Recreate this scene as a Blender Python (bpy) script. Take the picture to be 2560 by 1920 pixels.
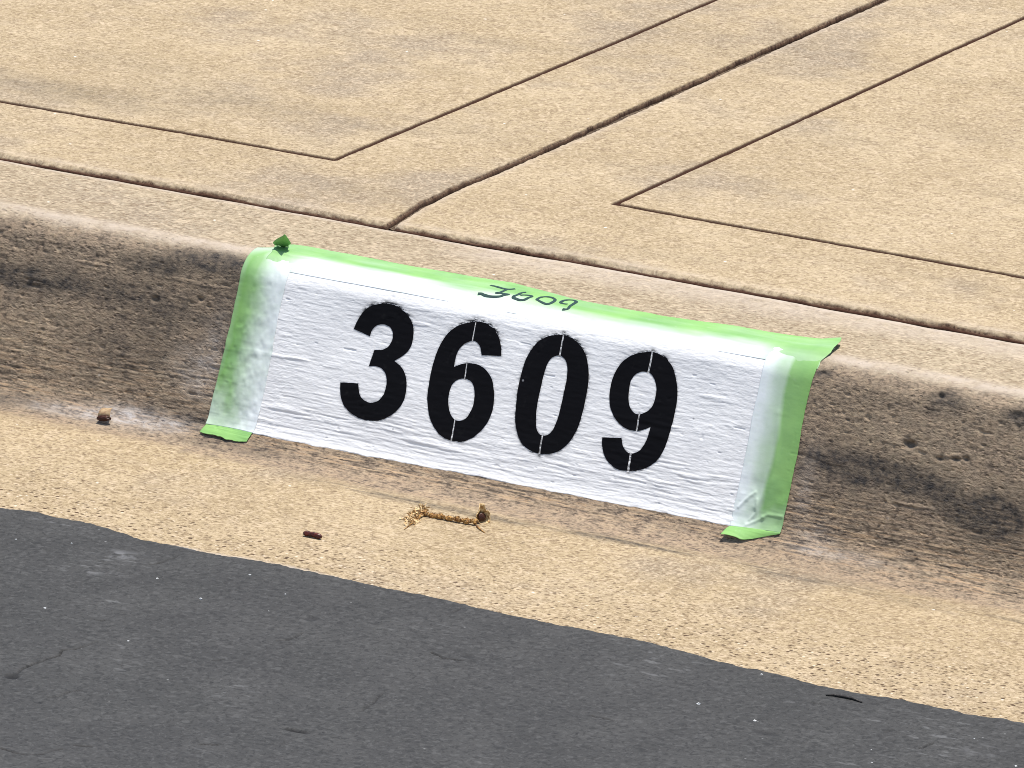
import bpy, math, random
import numpy as np
from mathutils import Vector, Matrix, geometry
random.seed(7)
sc = bpy.context.scene
for o in list(bpy.data.objects): bpy.data.objects.remove(o)
COL = sc.collection
# ------------------------------------------------------------------ camera, world, sun, exposure
YAW, PITCH, ROLL, FPX = 0.50257025, 0.29464476, 0.028323, math.exp(9.88917206)
_f = np.array([-math.sin(YAW)*math.cos(PITCH), math.cos(YAW)*math.cos(PITCH), -math.sin(PITCH)])
_r = np.array([math.cos(YAW), math.sin(YAW), 0.0]); _u = np.cross(_r, _f)
CR = math.cos(ROLL)*_r + math.sin(ROLL)*_u; CU = -math.sin(ROLL)*_r + math.cos(ROLL)*_u
CAM = np.array([0.2021724, -0.13749179, .08]) - _f*math.exp(1.87759918)
cam = bpy.data.cameras.new("camera"); co = bpy.data.objects.new("camera", cam); COL.objects.link(co)
cam.sensor_fit = 'HORIZONTAL'; cam.sensor_width = 36; cam.lens = FPX/2560*36
cam.clip_start = .05; cam.clip_end = 3000
co.matrix_world = Matrix(((CR[0], CU[0], -_f[0], CAM[0]), (CR[1], CU[1], -_f[1], CAM[1]), (CR[2], CU[2], -_f[2], CAM[2]), (0, 0, 0, 1)))
sc.camera = co
sc.render.resolution_x, sc.render.resolution_y = 1024, 768
sc.cycles.filter_width = 0.95

SUN = np.array([.10, .10, .985]); SUN = SUN/np.linalg.norm(SUN)
w = bpy.data.worlds.new("World"); sc.world = w; w.use_nodes = True
nt = w.node_tree; bg = nt.nodes["Background"]; sky = nt.nodes.new("ShaderNodeTexSky"); sky.sky_type = 'NISHITA'
sky.sun_disc = False; sky.sun_elevation = math.asin(SUN[2]); sky.sun_rotation = math.atan2(SUN[0], SUN[1])
nt.links.new(sky.outputs[0], bg.inputs[0]); bg.inputs[1].default_value = .115
sl = bpy.data.lights.new("sun", 'SUN'); sl.energy = 4.2; sl.angle = math.radians(.53); sl.color = (1, .95, .87)
so = bpy.data.objects.new("sun", sl); COL.objects.link(so)
so.rotation_euler = Vector(SUN).to_track_quat('Z', 'Y').to_euler()
sc.view_settings.view_transform = 'Standard'; sc.view_settings.look = 'None'
sc.view_settings.exposure = 0.53; sc.view_settings.gamma = 1

# ------------------------------------------------------------------ numeric helpers
def ss(a, b, x):
    t = np.clip((np.asarray(x, float)-a)/(b-a), 0, 1); return t*t*(3-2*t)
_lat = {}
def vn(x, y, seed):
    """smooth value noise, -1..1"""
    if seed not in _lat: _lat[seed] = np.random.RandomState(seed).uniform(-1, 1, (256, 256))
    L = _lat[seed]; x = np.asarray(x, float); y = np.asarray(y, float)
    xi = np.floor(x).astype(int); yi = np.floor(y).astype(int); fx = x-xi; fy = y-yi
    fx = fx*fx*(3-2*fx); fy = fy*fy*(3-2*fy)
    a = L[xi & 255, yi & 255]; b = L[(xi+1) & 255, yi & 255]; c = L[xi & 255, (yi+1) & 255]; d = L[(xi+1) & 255, (yi+1) & 255]
    return (a*(1-fx)+b*fx)*(1-fy)+(c*(1-fx)+d*fx)*fy
def fbm(x, y, sx, sy, seed, oct=3):
    r = 0; a = 1; t = 0
    for i in range(oct):
        r = r+a*vn(x/sx*2**i+17.3*i, y/sy*2**i+5.1*i, seed+i); t += a; a *= .55
    return r/t
def seg_dist(x, y, pts):
    """distance from points to a polyline"""
    d = np.full(np.shape(x), 1e9)
    for (ax, ay), (bx, by) in zip(pts[:-1], pts[1:]):
        vx, vy = bx-ax, by-ay; l2 = vx*vx+vy*vy+1e-18
        t = np.clip(((x-ax)*vx+(y-ay)*vy)/l2, 0, 1)
        d = np.minimum(d, np.hypot(x-ax-t*vx, y-ay-t*vy))
    return d
def inside(x, y, poly):
    r = np.zeros(np.shape(x), bool); n = len(poly)
    for i in range(n):
        ax, ay = poly[i]; bx, by = poly[(i+1) % n]
        if ay == by: continue
        c = ((ay > y) != (by > y)) & (x < (bx-ax)*(y-ay)/(by-ay)+ax); r ^= c
    return r
def lerp_line(v, pts):
    pts = np.array(pts); return np.interp(v, pts[:, 0], pts[:, 1])

# ------------------------------------------------------------------ kerb section: top, nose, battered face, toe, gutter pan
H = .15; D = (-.339, -.941); APX = (-.1393, H); RN = .028; TH = math.acos(.339); TN = RN*math.tan(TH/2)
L1 = -APX[0]-TN-.003; A1 = RN*TH
RT = .034; TT = RT*math.tan(TH/2); FL = H/.941-TN-TT; A2 = RT*TH
S1 = L1; S2 = S1+A1; S3 = S2+FL; S4 = S3+A2
TOE = (APX[0]+D[0]*H/.941, 0.0)
def prof(s):
    s = np.asarray(s, float); Y = np.zeros_like(s); Z = np.zeros_like(s); NY = np.zeros_like(s); NZ = np.ones_like(s)
    m = s < 0; Y[m] = -.003; Z[m] = H+s[m]; NY[m] = 1; NZ[m] = 0
    m = (s >= 0) & (s < S1); Y[m] = -.003-s[m]; Z[m] = H
    m = (s >= S1) & (s < S2); t = (s[m]-S1)/RN; cy, cz = -.003-L1, H-RN
    Y[m] = cy-RN*np.sin(t); Z[m] = cz+RN*np.cos(t); NY[m] = -np.sin(t); NZ[m] = np.cos(t)
    m = (s >= S2) & (s < S3); t = s[m]-S2; y0, z0 = APX[0]+D[0]*TN, APX[1]+D[1]*TN
    Y[m] = y0+D[0]*t; Z[m] = z0+D[1]*t; NY[m] = -.941; NZ[m] = .339
    m = (s >= S3) & (s < S4); t = TH-(s[m]-S3)/RT; cy, cz = TOE[0]-TT, RT
    Y[m] = cy+RT*np.sin(t); Z[m] = cz-RT*np.cos(t); NY[m] = -np.sin(t); NZ[m] = np.cos(t)
    m = s >= S4; t = s[m]-S4; Y[m] = TOE[0]-TT-t; Z[m] = .03*t*t/(t+.12); 
    return Y, Z, NY, NZ
_ps = np.concatenate([np.linspace(0, S4, 500), np.linspace(S4, S4+.6, 200)[1:]]); _pY, _pZ, _, _ = prof(_ps)
K = 2560/2212
def ray(px, py): return _f+CR*(px-1280)/FPX-CU*(py-960)/FPX
def XS(px, py):
    """photo point (2560 scale) -> (x along kerb, s down the section)"""
    d = ray(px, py)
    ay, az, by, bz = _pY[:-1], _pZ[:-1], _pY[1:], _pZ[1:]
    n_y, n_z = -(bz-az), (by-ay)
    t = ((ay-CAM[1])*n_y+(az-CAM[2])*n_z)/(d[1]*n_y+d[2]*n_z)
    qy = CAM[1]+d[1]*t; qz = CAM[2]+d[2]*t
    v = ((qy-ay)*(by-ay)+(qz-az)*(bz-az))/((by-ay)**2+(bz-az)**2)
    ok = np.where((v >= -1e-6) & (v <= 1+1e-6) & (t > 0))[0]
    i = ok[np.argmin(t[ok])]; return (CAM[0]+d[0]*t[i], _ps[i]+v[i]*(_ps[i+1]-_ps[i]))
HS = H+.0030
def XY(px, py, z=HS):
    d = ray(px, py); t = (z-CAM[2])/d[2]; return (CAM[0]+d[0]*t, CAM[1]+d[1]*t)
def crop(ox, oy, s, pts, fn=XS): return [fn(ox+p[0]/s, oy+p[1]/s) for p in pts]

# panel rectangle in (x, s)
PL = [XS(625*K, 590*K), XS(553*K, 938*K)]; PR = [XS(1655*K, 772*K), XS(1588*K, 1138*K)]
def xl(s): return PL[0][0]+(PL[1][0]-PL[0][0])*(s-PL[0][1])/(PL[1][1]-PL[0][1])
def xr(s): return PR[0][0]+(PR[1][0]-PR[0][0])*(s-PR[0][1])/(PR[1][1]-PR[0][1])
PTOP = (PL[0][1]+PR[0][1])/2
def pbot(x):
    b = PL[1][1]+(PR[1][1]-PL[1][1])*(x-PL[1][0])/(PR[1][0]-PL[1][0])
    return b+.0008*fbm(x, 0*x, .012, 1, 71, 3)+.0012*vn(x/.09, 0*x, 75)

def blobs(x, s, L):
    r = 0
    for px, py, rx, rs, a in L:
        bx, bs = XS(px, py); r = r+a*np.exp(-((x-bx)/rx)**2-((s-bs)/rs)**2)
    return r
def low(x, s): return .0009*fbm(x, s, .13, .09, 3, 2)+.0005*fbm(x, s, .035, .03, 9, 2)
def relief(x, s):
    """height of the concrete surface, metres"""
    face = ss(S1+.004, S2, s)*(1-ss(S4-.006, S4+.01, s))
    streak = ss(S2+.065, S2+.100, s+.012*vn(x/.08, 0*x, 90))*(1-ss(S4-.012, S4, s))
    wob = s+.0022*fbm(x, s, .05, .04, 41, 2)
    h = low(x, s)
    h = h+face*(.00014*fbm(x, wob, .0065, .0024, 21, 2)+.00008*fbm(x, wob, .022, .0018, 25, 2))
    h = h+streak*(.00023*fbm(x, wob, .045, .0019, 31, 2)+.00022*fbm(x, wob, .016, .0015, 35, 2))
    # trowel drags and torn lips
    n = fbm(x, wob, .05, .006, 51, 2); h = h+face*.0008*ss(.45, .75, n)*ss(S1+.01, S2+.02, s)*.5
    n = vn(x/.009, s/.0045, 55); h = h-face*.0004*ss(.86, .99, n)
    n = vn(x/.0055, s/.005, 57); bare = 1-((x > xl(s)-.03) & (x < xr(s)+.03))*1.0
    h = h-face*bare*.0008*ss(.6, .95, n)
    flat = 1-face
    h = h+flat*.00012*fbm(x, s, .006, .005, 61, 2)-flat*.0004*ss(.78, .98, vn(x/.005, s/.005, 67))
    return h
PITS = [(2274, 1111, .0060, .0034, .0038), (2352, 990, .003, .0025, .003), (2540, 1040, .006, .004, .002), (2390, 1148, .004, .002, .002), (2350, 1147, .003, .0018, .0015),
        (386, 748, .004, .003, .002), (500, 748, .003, .0025, .002), (85, 715, .008, .002, .0012), (2415, 1148, .003, .002, .002), (2060, 934, .003, .002, .0015)]
def P(x, s, off):
    Y, Z, NY, NZ = prof(s); return np.stack([x, Y+NY*off, Z+NZ*off], -1)

# ------------------------------------------------------------------ mesh helpers
def mesh_obj(name, V, F, mat, parent=None, attrs=None, smooth=True):
    me = bpy.data.meshes.new(name); V = np.asarray(V, np.float32).reshape(-1, 3); F = np.asarray(F, np.int32)
    n = F.shape[1]; me.vertices.add(len(V)); me.vertices.foreach_set("co", V.ravel())
    me.loops.add(F.size); me.loops.foreach_set("vertex_index", F.ravel())
    me.polygons.add(len(F)); me.polygons.foreach_set("loop_start", np.arange(0, F.size, n, dtype=np.int32))
    me.update(calc_edges=True); me.validate()
    me.polygons.foreach_set("use_smooth", [smooth]*len(me.polygons))
    for k_, a in (attrs or {}).items():
        a = np.asarray(a, np.float32)
        if a.size == 3*len(V): me.attributes.new(k_, 'FLOAT_VECTOR', 'POINT').data.foreach_set("vector", a.ravel())
        else: me.attributes.new(k_, 'FLOAT', 'POINT').data.foreach_set("value", a.ravel())
    me.materials.append(mat)
    o = bpy.data.objects.new(name, me); COL.objects.link(o)
    if parent: o.parent = parent
    return o
def grid_faces(nx, ny, flip=False):
    i, j = np.meshgrid(np.arange(nx-1), np.arange(ny-1), indexing='ij'); a = (i*ny+j).ravel()
    F = np.stack([a, a+1, a+ny+1, a+ny], 1); return F[:, ::-1] if flip else F
def spaced(*seg):
    out = []
    for a, b, d in seg: out.append(np.linspace(a, b, max(2, int(round((b-a)/d))+1))[:-1])
    out.append(np.array([seg[-1][1]])); return np.concatenate(out)
def tag(o, label=None, cat=None, group=None, kind=None):
    for k_, v in (('label', label), ('category', cat), ('group', group), ('kind', kind)):
        if v: o[k_] = v
    return o
def empty(name, loc):
    o = bpy.data.objects.new(name, None); o.location = loc; o.empty_display_size = .02; COL.objects.link(o); return o

# ------------------------------------------------------------------ materials
class M:
    def __init__(s, name, rough=.9, spec=.3):
        s.m = bpy.data.materials.new(name); s.m.use_nodes = True; s.t = s.m.node_tree; s.b = s.t.nodes["Principled BSDF"]
        s.b.inputs["Roughness"].default_value = rough; s.b.inputs["Specular IOR Level"].default_value = spec
    def n(s, t, **kw):
        x = s.t.nodes.new(t)
        for k_, v in kw.items(): setattr(x, k_, v)
        return x
    def put(s, sock, v):
        if isinstance(v, bpy.types.NodeSocket): s.t.links.new(v, sock)
        elif isinstance(v, (tuple, list)) and len(v) == 3 and sock.type == 'RGBA': sock.default_value = (*v, 1)
        else: sock.default_value = v
    def attr(s, name, vec=False):
        a = s.n("ShaderNodeAttribute"); a.attribute_name = name; return a.outputs["Vector" if vec else "Fac"]
    def math(s, op, a, b=0.0, c=None, clamp=False):
        x = s.n("ShaderNodeMath", operation=op, use_clamp=clamp); s.put(x.inputs[0], a); s.put(x.inputs[1], b)
        if c is not None: s.put(x.inputs[2], c)
        return x.outputs[0]
    def coord(s, base, scale=(1, 1, 1)):
        x = s.n("ShaderNodeMapping"); s.put(x.inputs["Vector"], base); x.inputs["Scale"].default_value = scale; return x.outputs[0]
    def noise(s, v, scale, detail=3, rough=.55, dist=0.0):
        x = s.n("ShaderNodeTexNoise"); s.put(x.inputs["Vector"], v); x.inputs["Scale"].default_value = scale
        x.inputs["Detail"].default_value = detail; x.inputs["Roughness"].default_value = rough; x.inputs["Distortion"].default_value = dist
        return x.outputs["Fac"]
    def vor(s, v, scale, out="Distance", feat='F1'):
        x = s.n("ShaderNodeTexVoronoi", feature=feat); s.put(x.inputs["Vector"], v); x.inputs["Scale"].default_value = scale; return x.outputs[out]
    def ramp(s, v, a, b, lo=0.0, hi=1.0):
        x = s.n("ShaderNodeMapRange", interpolation_type='SMOOTHSTEP'); s.put(x.inputs[0], v)
        for i, q in enumerate((a, b, lo, hi)): s.put(x.inputs[i+1], q)
        return x.outputs[0]
    def mix(s, f, a, b, mode='MIX'):
        x = s.n("ShaderNodeMix", data_type='RGBA', blend_type=mode); s.put(x.inputs[0], f); s.put(x.inputs[6], a); s.put(x.inputs[7], b); return x.outputs[2]
    def cells(s, v, scale, keep, r0, r1):
        """sparse round spots: 1 inside"""
        x = s.n("ShaderNodeTexVoronoi"); s.put(x.inputs["Vector"], v); x.inputs["Scale"].default_value = scale
        sep = s.n("ShaderNodeSeparateColor"); s.put(sep.inputs[0], x.outputs["Color"])
        k_ = s.math('GREATER_THAN', sep.outputs[0], 1-keep)
        d = s.ramp(x.outputs["Distance"], r0, r1, 1.0, 0.0); return s.math('MULTIPLY', d, k_)
    def bump(s, h, dist, strength=1.0, prev=None):
        x = s.n("ShaderNodeBump"); s.put(x.inputs["Height"], h); x.inputs["Distance"].default_value = dist; x.inputs["Strength"].default_value = strength
        if prev is not None: s.put(x.inputs["Normal"], prev)
        return x.outputs[0]
    def fin(s, col, nrm=None):
        s.put(s.b.inputs["Base Color"], col)
        if nrm is not None: s.put(s.b.inputs["Normal"], nrm)
        return s.m

def concrete(name, grain=1.0, tan=(.325, .249, .147), pale=(.380, .296, .182), sx=.6):
    m = M(name, .92, .25); v = m.attr("uvw", True)
    g1 = m.noise(v, 9, 4, .6); g2 = m.noise(v, 60, 3); g3 = m.noise(m.coord(v, (sx, 1.0, 1)), 300, 3, .7); g4 = m.noise(m.coord(v, (.5, 1, 1)), 520, 2, .6)
    c = m.mix(m.ramp(g1, .35, .65), tan, pale)
    c = m.mix(m.ramp(g2, .45, .75, 0, .35), c, (.30, .235, .165))
    c = m.mix(m.ramp(m.noise(v, 4.3, 5, .65), .50, .68, 0, .75), c, (.225, .182, .135))          # weathered grey areas
    g = m.math('MULTIPLY', m.attr("rough"), grain)
    pit = m.cells(m.coord(v, (.75, 1, 1)), 190, .30, .14, .32); pit2 = m.cells(m.coord(v, (.6, 1, 1)), 300, .34, .14, .36)
    pitf = m.math('MULTIPLY', m.math('MAXIMUM', pit, m.math('MULTIPLY', pit2, .8)), g)
    grain_ = m.cells(m.coord(v, (.6, 1, 1)), 290, .16, .12, .34)
    g5 = m.noise(m.coord(v, (sx, 1, 1)), 135, 4, .7, 1.6)
    c = m.mix(m.ramp(g5, .50, .62, 0, .58), c, (.175, .120, .070)); c = m.mix(m.ramp(g5, .48, .37, 0, .50), c, (.52, .41, .285))
    c = m.mix(m.math('MULTIPLY', m.ramp(g3, .52, .66, 0, .62), m.ramp(m.attr('rough'), 0, 1, .55, 1.25)), c, (.14, .090, .052)); c = m.mix(m.ramp(g3, .47, .32, 0, .55), c, (.55, .43, .30))
    c = m.mix(m.math('MULTIPLY', pitf, .62, clamp=True), c, (.075, .040, .022))
    c = m.mix(m.math('MULTIPLY', m.math('MULTIPLY', grain_, g), .55), c, (.62, .52, .40))
    glint = m.cells(v, 75, .035, .06, .13); c = m.mix(m.math('MULTIPLY', glint, .8), c, (.75, .70, .62))
    # pale worn skin, dirt, charcoal stain, white paint mist
    st = m.coord(v, (.075, 1, 1)); sn = m.noise(m.coord(v, (.5, 1, 1)), 170, 4, .65, .6); sl_ = m.noise(st, 470, 3, .6, .3); sm = m.noise(v, 75, 5, .65)
    c = m.mix(m.math('MULTIPLY', m.attr("pale"), m.ramp(sm, .3, .6, .5, 1)), c, (.43, .36, .29))
    dirt = m.attr("dirt"); df = m.math('MULTIPLY', dirt, m.ramp(sn, .28, .62, .60, 1.0), clamp=True)
    dc = m.mix(m.ramp(sm, .38, .62), (.300, .222, .152), (.205, .156, .113))
    dc = m.mix(m.ramp(sn, .53, .66, 0, .70), dc, (.060, .047, .038)); dc = m.mix(m.ramp(sn, .44, .32, 0, .75), dc, (.36, .265, .175))
    s6 = m.noise(m.coord(v, (.5, 1, 1)), 460, 2, .6); dc = m.mix(m.ramp(s6, .52, .64, 0, .62), dc, (.045, .034, .027)); dc = m.mix(m.ramp(s6, .47, .36, 0, .5), dc, (.40, .30, .21))
    c = m.mix(df, c, dc)
    lo = m.attr("streak"); c = m.mix(m.math('MULTIPLY', lo, m.ramp(sl_, .53, .60, 0, .60)), c, (.034, .026, .020)); c = m.mix(m.math('MULTIPLY', lo, m.ramp(sl_, .48, .40, 0, .55)), c, (.42, .285, .17))
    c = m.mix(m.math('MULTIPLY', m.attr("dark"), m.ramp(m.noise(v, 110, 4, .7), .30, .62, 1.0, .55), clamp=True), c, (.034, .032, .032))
    c = m.mix(m.math('MULTIPLY', m.attr("mist"), m.ramp(sn, .35, .60, 1.0, .35), clamp=True), c, (.50, .48, .48))
    c = m.mix(m.math('MULTIPLY', m.attr("soil"), m.ramp(sm, .25, .5, .72, 1), clamp=True), c, m.mix(m.ramp(g3, .4, .6), (.042, .022, .013), (.15, .098, .060)))
    c = m.mix(m.attr('core'), c, (.048, .018, .009))  # soil darkened further in grooves and joints to stand in for shade
    hgt = m.math('ADD', m.math('MULTIPLY', g3, .8), m.math('MULTIPLY', g4, .5)); hgt = m.math('SUBTRACT', hgt, m.math('MULTIPLY', pitf, 1.3))
    return m.fin(c, m.bump(m.math('ADD', hgt, g5), .0010, .8))
MC = concrete("kerb_concrete", 1.0, (.290, .232, .154), (.350, .284, .190), .6); MG = concrete("gutter_concrete", 1.0, sx=.85); MS = concrete("sidewalk_concrete", .6, (.328, .252, .150), (.384, .301, .187), .95)

def asphalt():
    m = M("asphalt", .85, .3); v = m.attr("uvw", True)
    n1 = m.noise(v, 14, 4, .6); n3 = m.noise(v, 190, 4, .65, .8); n4 = m.noise(v, 420, 2, .7)
    c = m.mix(m.ramp(n1, .35, .68), (.0385, .0380, .0370), (.0490, .0482, .0465))
    c = m.mix(m.ramp(n3, .52, .62, 0, .60), c, (.018, .018, .018)); c = m.mix(m.ramp(n3, .47, .36, 0, .42), c, (.088, .087, .085))
    wv = m.n('ShaderNodeVectorMath', operation='MULTIPLY_ADD'); tn = m.n('ShaderNodeTexNoise'); m.put(tn.inputs['Vector'], v); tn.inputs['Scale'].default_value = 180; m.put(wv.inputs[0], tn.outputs['Color']); wv.inputs[1].default_value = (.010, .006, 0); m.put(wv.inputs[2], v)
    c = m.mix(m.math('MULTIPLY', m.cells(wv.outputs[0], 62, .22, .04, .14), .9), c, (.013, .013, .014))
    c = m.mix(m.math('MULTIPLY', m.cells(v, 95, .05, .04, .12), .7), c, (.22, .22, .215))
    sc_ = m.math('MULTIPLY', m.ramp(m.noise(v, 7, 2), .54, .70), m.ramp(m.noise(m.coord(v, (.4, 1, 1)), 160, 3), .56, .68))
    c = m.mix(m.math('MULTIPLY', sc_, .45), c, (.15, .15, .15))                                    # scuffed pale patches
    c = m.mix(m.attr("scuff"), c, (.17, .17, .175)); c = m.mix(m.attr("crack"), c, (.008, .008, .009))
    h = m.math('ADD', n3, m.math('MULTIPLY', n4, .5)); return m.fin(c, m.bump(h, .0011, .8))
MA = asphalt()
def white_paint():
    m = M("white_paint", .55, .35); v = m.attr("uvw", True)
    a = m.noise(m.coord(v, (.25, 1, 1)), 260, 3, .6); b = m.noise(v, 30, 3)
    c = m.mix(m.ramp(b, .3, .7), (.83, .825, .82), (.79, .785, .785))
    c = m.mix(m.math('MULTIPLY', m.attr("wear"), m.ramp(a, .5, .62)), c, (.30, .26, .23))
    c = m.mix(m.math('MULTIPLY', m.attr("fuzz"), m.ramp(m.noise(m.coord(v, (.35, 1, 1)), 420, 3, .7), .36, .60), clamp=True), c, (.02, .02, .022))
    c = m.mix(m.math('MULTIPLY', m.cells(v, 70, .06, .03, .09), .75), c, (.30, .30, .31))
    a2 = m.noise(m.coord(v, (.3, 1, 1)), 520, 3, .6)
    return m.fin(c, m.bump(m.math('ADD', a, m.math('MULTIPLY', a2, .5)), .0008, .55))
MW = white_paint()
def black_paint():
    m = M("black_paint", .7, .08); v = m.attr("uvw", True)
    c = m.mix(m.cells(v, 62, .10, .03, .085), (.0040, .0040, .0055), (.22, .22, .23))
    c = m.mix(m.ramp(m.noise(v, 120, 3), .60, .72, 0, .5), c, (.012, .012, .013))
    return m.fin(c, m.bump(m.noise(m.coord(v, (.3, 1, 1)), 260, 3), .0005, .4))
MB_ = black_paint()
def tape_mat():
    m = M("green_masking_tape", .60, .3); v = m.attr("uvw", True)
    n = m.noise(m.coord(v, (.8, 1, 1)), 150, 3); n2 = m.noise(v, 26, 3)
    c = m.mix(m.ramp(n2, .3, .7), (.215, .415, .120), (.165, .345, .105))
    sp = m.attr("spray"); f = m.math('ADD', sp, m.math('MULTIPLY', m.math('SUBTRACT', n2, .5), m.ramp(sp, .0, .5, 0, .45)), clamp=True)
    f = m.math('MULTIPLY', f, m.ramp(n, .3, .55, .92, 1.0))
    c = m.mix(f, c, (.78, .82, .84)); c = m.mix(m.ramp(n, .62, .78, 0, .12), c, (.6, .6, .6))
    return m.fin(c, m.bump(n, .0004, .35))
MT = tape_mat()
def plain(name, a, b, scale, rough=.8, bumpd=.0004):
    m = M(name, rough, .3); tc = m.n("ShaderNodeTexCoord").outputs["Object"]; n = m.noise(tc, scale, 4, .6)
    return m.fin(m.mix(m.ramp(n, .38, .62), a, b), m.bump(n, bumpd, .8))
M_ink = plain("marker_ink", (.012, .035, .03), (.02, .05, .04), 800, .5)
M_soil = plain("joint_soil", (.045, .030, .020), (.13, .095, .062), 260, .95, .002)
M_stem = plain("dry_stem", (.42, .24, .075), (.15, .065, .02), 420, .8)
M_bract = plain("dry_bract", (.72, .55, .30), (.34, .19, .07), 500, .7)
M_cupin = plain("dark_seed", (.035, .010, .005), (.06, .02, .01), 500, .4)  # near-black colour for the shade in the cup and under the husk
M_red = plain("red_brown_husk", (.10, .018, .010), (.035, .008, .006), 400, .4)
M_buff = plain("buff_husk", (.42, .30, .17), (.28, .18, .10), 400, .7)
M_grit = plain("pale_grit", (.62, .62, .60), (.45, .45, .44), 900, .6)
M_twig = plain("dark_twig", (.020, .017, .015), (.045, .04, .035), 500, .45)
M_ground = plain("tan_ground", (.30, .22, .14), (.24, .18, .12), 8, .9, .01)

# ------------------------------------------------------------------ KERB
XF = spaced((-4, -1.0, .1), (-1.0, -.40, .01), (-.40, .86, .0010), (.86, 1.3, .01), (1.3, 5, .1))
DARK = [(392, 668, .030, .009, .55), (500, 652, .038, .008, .85), (575, 655, .03, .008, .7), (600, 760, .03, .035, .35), (90, 700, .05, .010, .5), (250, 715, .07, .012, .45), (420, 790, .05, .02, .35),
        (320, 880, .05, .022, .4), (2050, 1135, .022, .007, .6), (2140, 1165, .035, .010, .8), (2250, 1190, .035, .010, .75), (2330, 1225, .03, .010, .45), (2440, 1290, .030, .015, .75), (2510, 1300, .022, .018, .7), (2120, 1190, .06, .02, .35),
        (2370, 1000, .015, .007, .8), (2542, 1045, .012, .007, .9), (2470, 1260, .012, .006, .5), (2060, 935, .008, .003, .8), (600, 1120, .05, .008, .4), (20, 690, .03, .008, .4), (30, 1000, .05, .012, .4), (450, 1040, .05, .008, .5)]
MIST = [(330, 1045, .035, .010, .62), (430, 1062, .02, .006, .5), (180, 1030, .04, .007, .40), (505, 940, .016, .018, .34), (540, 850, .010, .025, .2), (470, 900, .02, .02, .12), (2040, 1350, .014, .014, .25), (2100, 1390, .04, .005, .22), (2010, 1230, .008, .03, .2)]
def kerb_attrs(x, s):
    wob = s+.004*fbm(x, s, .05, .03, 101, 3)
    dirt = ss(S1+.0115, S1+.0225, wob+.0030*vn(x/.012, s/.01, 104)+.0022*fbm(x, s, .0035, .0028, 105, 2))*(1-ss(S4-.004, S4+.022, s+.010*fbm(x, s, .07, .03, 107, 3)))
    near = (x > xl(s)-.05) & (x < xr(s)+.05)
    damp = (1-ss(S4-.002, S4+.028, s+.006*fbm(x, s, .09, .05, 111, 2)))*ss(S3, S4-.004, s)
    dirt = np.clip(dirt*(.92+.25*fbm(x, s, .06, .03, 115, 3))+.85*damp*near, 0, 1)
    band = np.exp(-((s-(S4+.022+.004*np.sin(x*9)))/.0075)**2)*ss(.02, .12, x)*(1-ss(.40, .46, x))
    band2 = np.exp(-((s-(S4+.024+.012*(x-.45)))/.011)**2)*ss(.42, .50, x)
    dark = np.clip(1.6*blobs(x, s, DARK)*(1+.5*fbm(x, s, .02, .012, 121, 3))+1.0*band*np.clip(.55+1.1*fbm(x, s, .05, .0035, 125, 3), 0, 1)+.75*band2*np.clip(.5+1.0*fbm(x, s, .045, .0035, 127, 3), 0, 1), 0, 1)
    mist = np.clip(blobs(x, s, MIST)*(1+.6*fbm(x, s, .02, .008, 131, 3)), 0, 1)
    pale = np.exp(-((s-(S1+.006))/.010)**2)*(.75+.3*fbm(x, s, .03, .01, 141, 2))+.8*(1-ss(.002, .012, s))
    pale = np.clip(pale+.55*ss(.05, .12, x)*(1-ss(.020, .06, s)), 0, 1)
    streak = ss(S2+.066, S2+.098, s+.01*vn(x/.06, 0*x, 145))*(1-1.0*ss(S4-.022, S4-.006, s+.004*vn(x/.03, 0*x, 147)))*(1-ss(S4-.006, S4+.008, s))*(.6+.5*ss(-.3, .4, vn(x/.05, s/.012, 149)))
    edge = ss(S4+.10, S4+.22, s); rough = np.clip(.60+.95*edge+.25*fbm(x, s, .1, .06, 151, 2), .3, 1.7)
    rough = np.where(s < S1, .62, rough)
    soil = (1-ss(-.0015, .0005, s-.0006*fbm(x, 0*x, .01, 1, 155, 2)))
    lx = [XS(q, 1240+(q-0)*.21+20)[0] for q in (0, 100, 420, 500, 800, 900)]; lip = np.exp(-np.clip((GE(x)-s)/.0065, 0, 9)**4)*np.maximum(1-ss(lx[0]+.02, lx[1], x), ss(lx[2], lx[3], x)*(1-ss(lx[4], lx[5], x)))
    for q in PITS:
        bx, bs = XS(q[0], q[1]); dark = np.maximum(dark, .9*np.exp(-((x-bx)/q[2])**2-((s-bs)/q[3])**2))
    mist = np.maximum(mist, .62*lip*(.7+.4*fbm(x, s, .03, .003, 163, 2))); rough = rough*(1-lip)
    return dict(dirt=dirt, dark=dark, mist=mist, pale=pale, streak=streak, rough=rough, soil=soil)
ROADPX = [(0, 1275), (98, 1285), (152, 1299), (238, 1314), (320, 1340), (361, 1354), (443, 1369), (533, 1388), (656, 1408), (799, 1437), (912, 1462), (1096, 1500), (1245, 1535), (1400, 1567), (1620, 1608), (1700, 1630), (1848, 1671), (1949, 1690), (2050, 1718), (2167, 1741), (2283, 1758), (2419, 1788), (2560, 1811)]
GEP = np.array(sorted([XS(a, b) for a, b in ROADPX])); 
def GE(x):
    g = np.interp(x, GEP[:, 0], GEP[:, 1]); return g+.0026*fbm(x, 0*x, .007, 1, 161, 4)
TAPE_X = lambda s, m: (x_in(s, m))
LT_OUT = crop(480, 540, 2.765, [(360, 335), (330, 450), (280, 690), (200, 1030), (130, 1320), (100, 1430)])
LT_IN = crop(480, 540, 2.765, [(690, 365), (655, 450), (600, 690), (530, 1080), (450, 1440), (425, 1500)])
RT_IN = crop(1280, 640, 2.183, [(1392, 545), (1365, 640), (1320, 850), (1260, 1160), (1205, 1400), (1192, 1468)])
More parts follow.
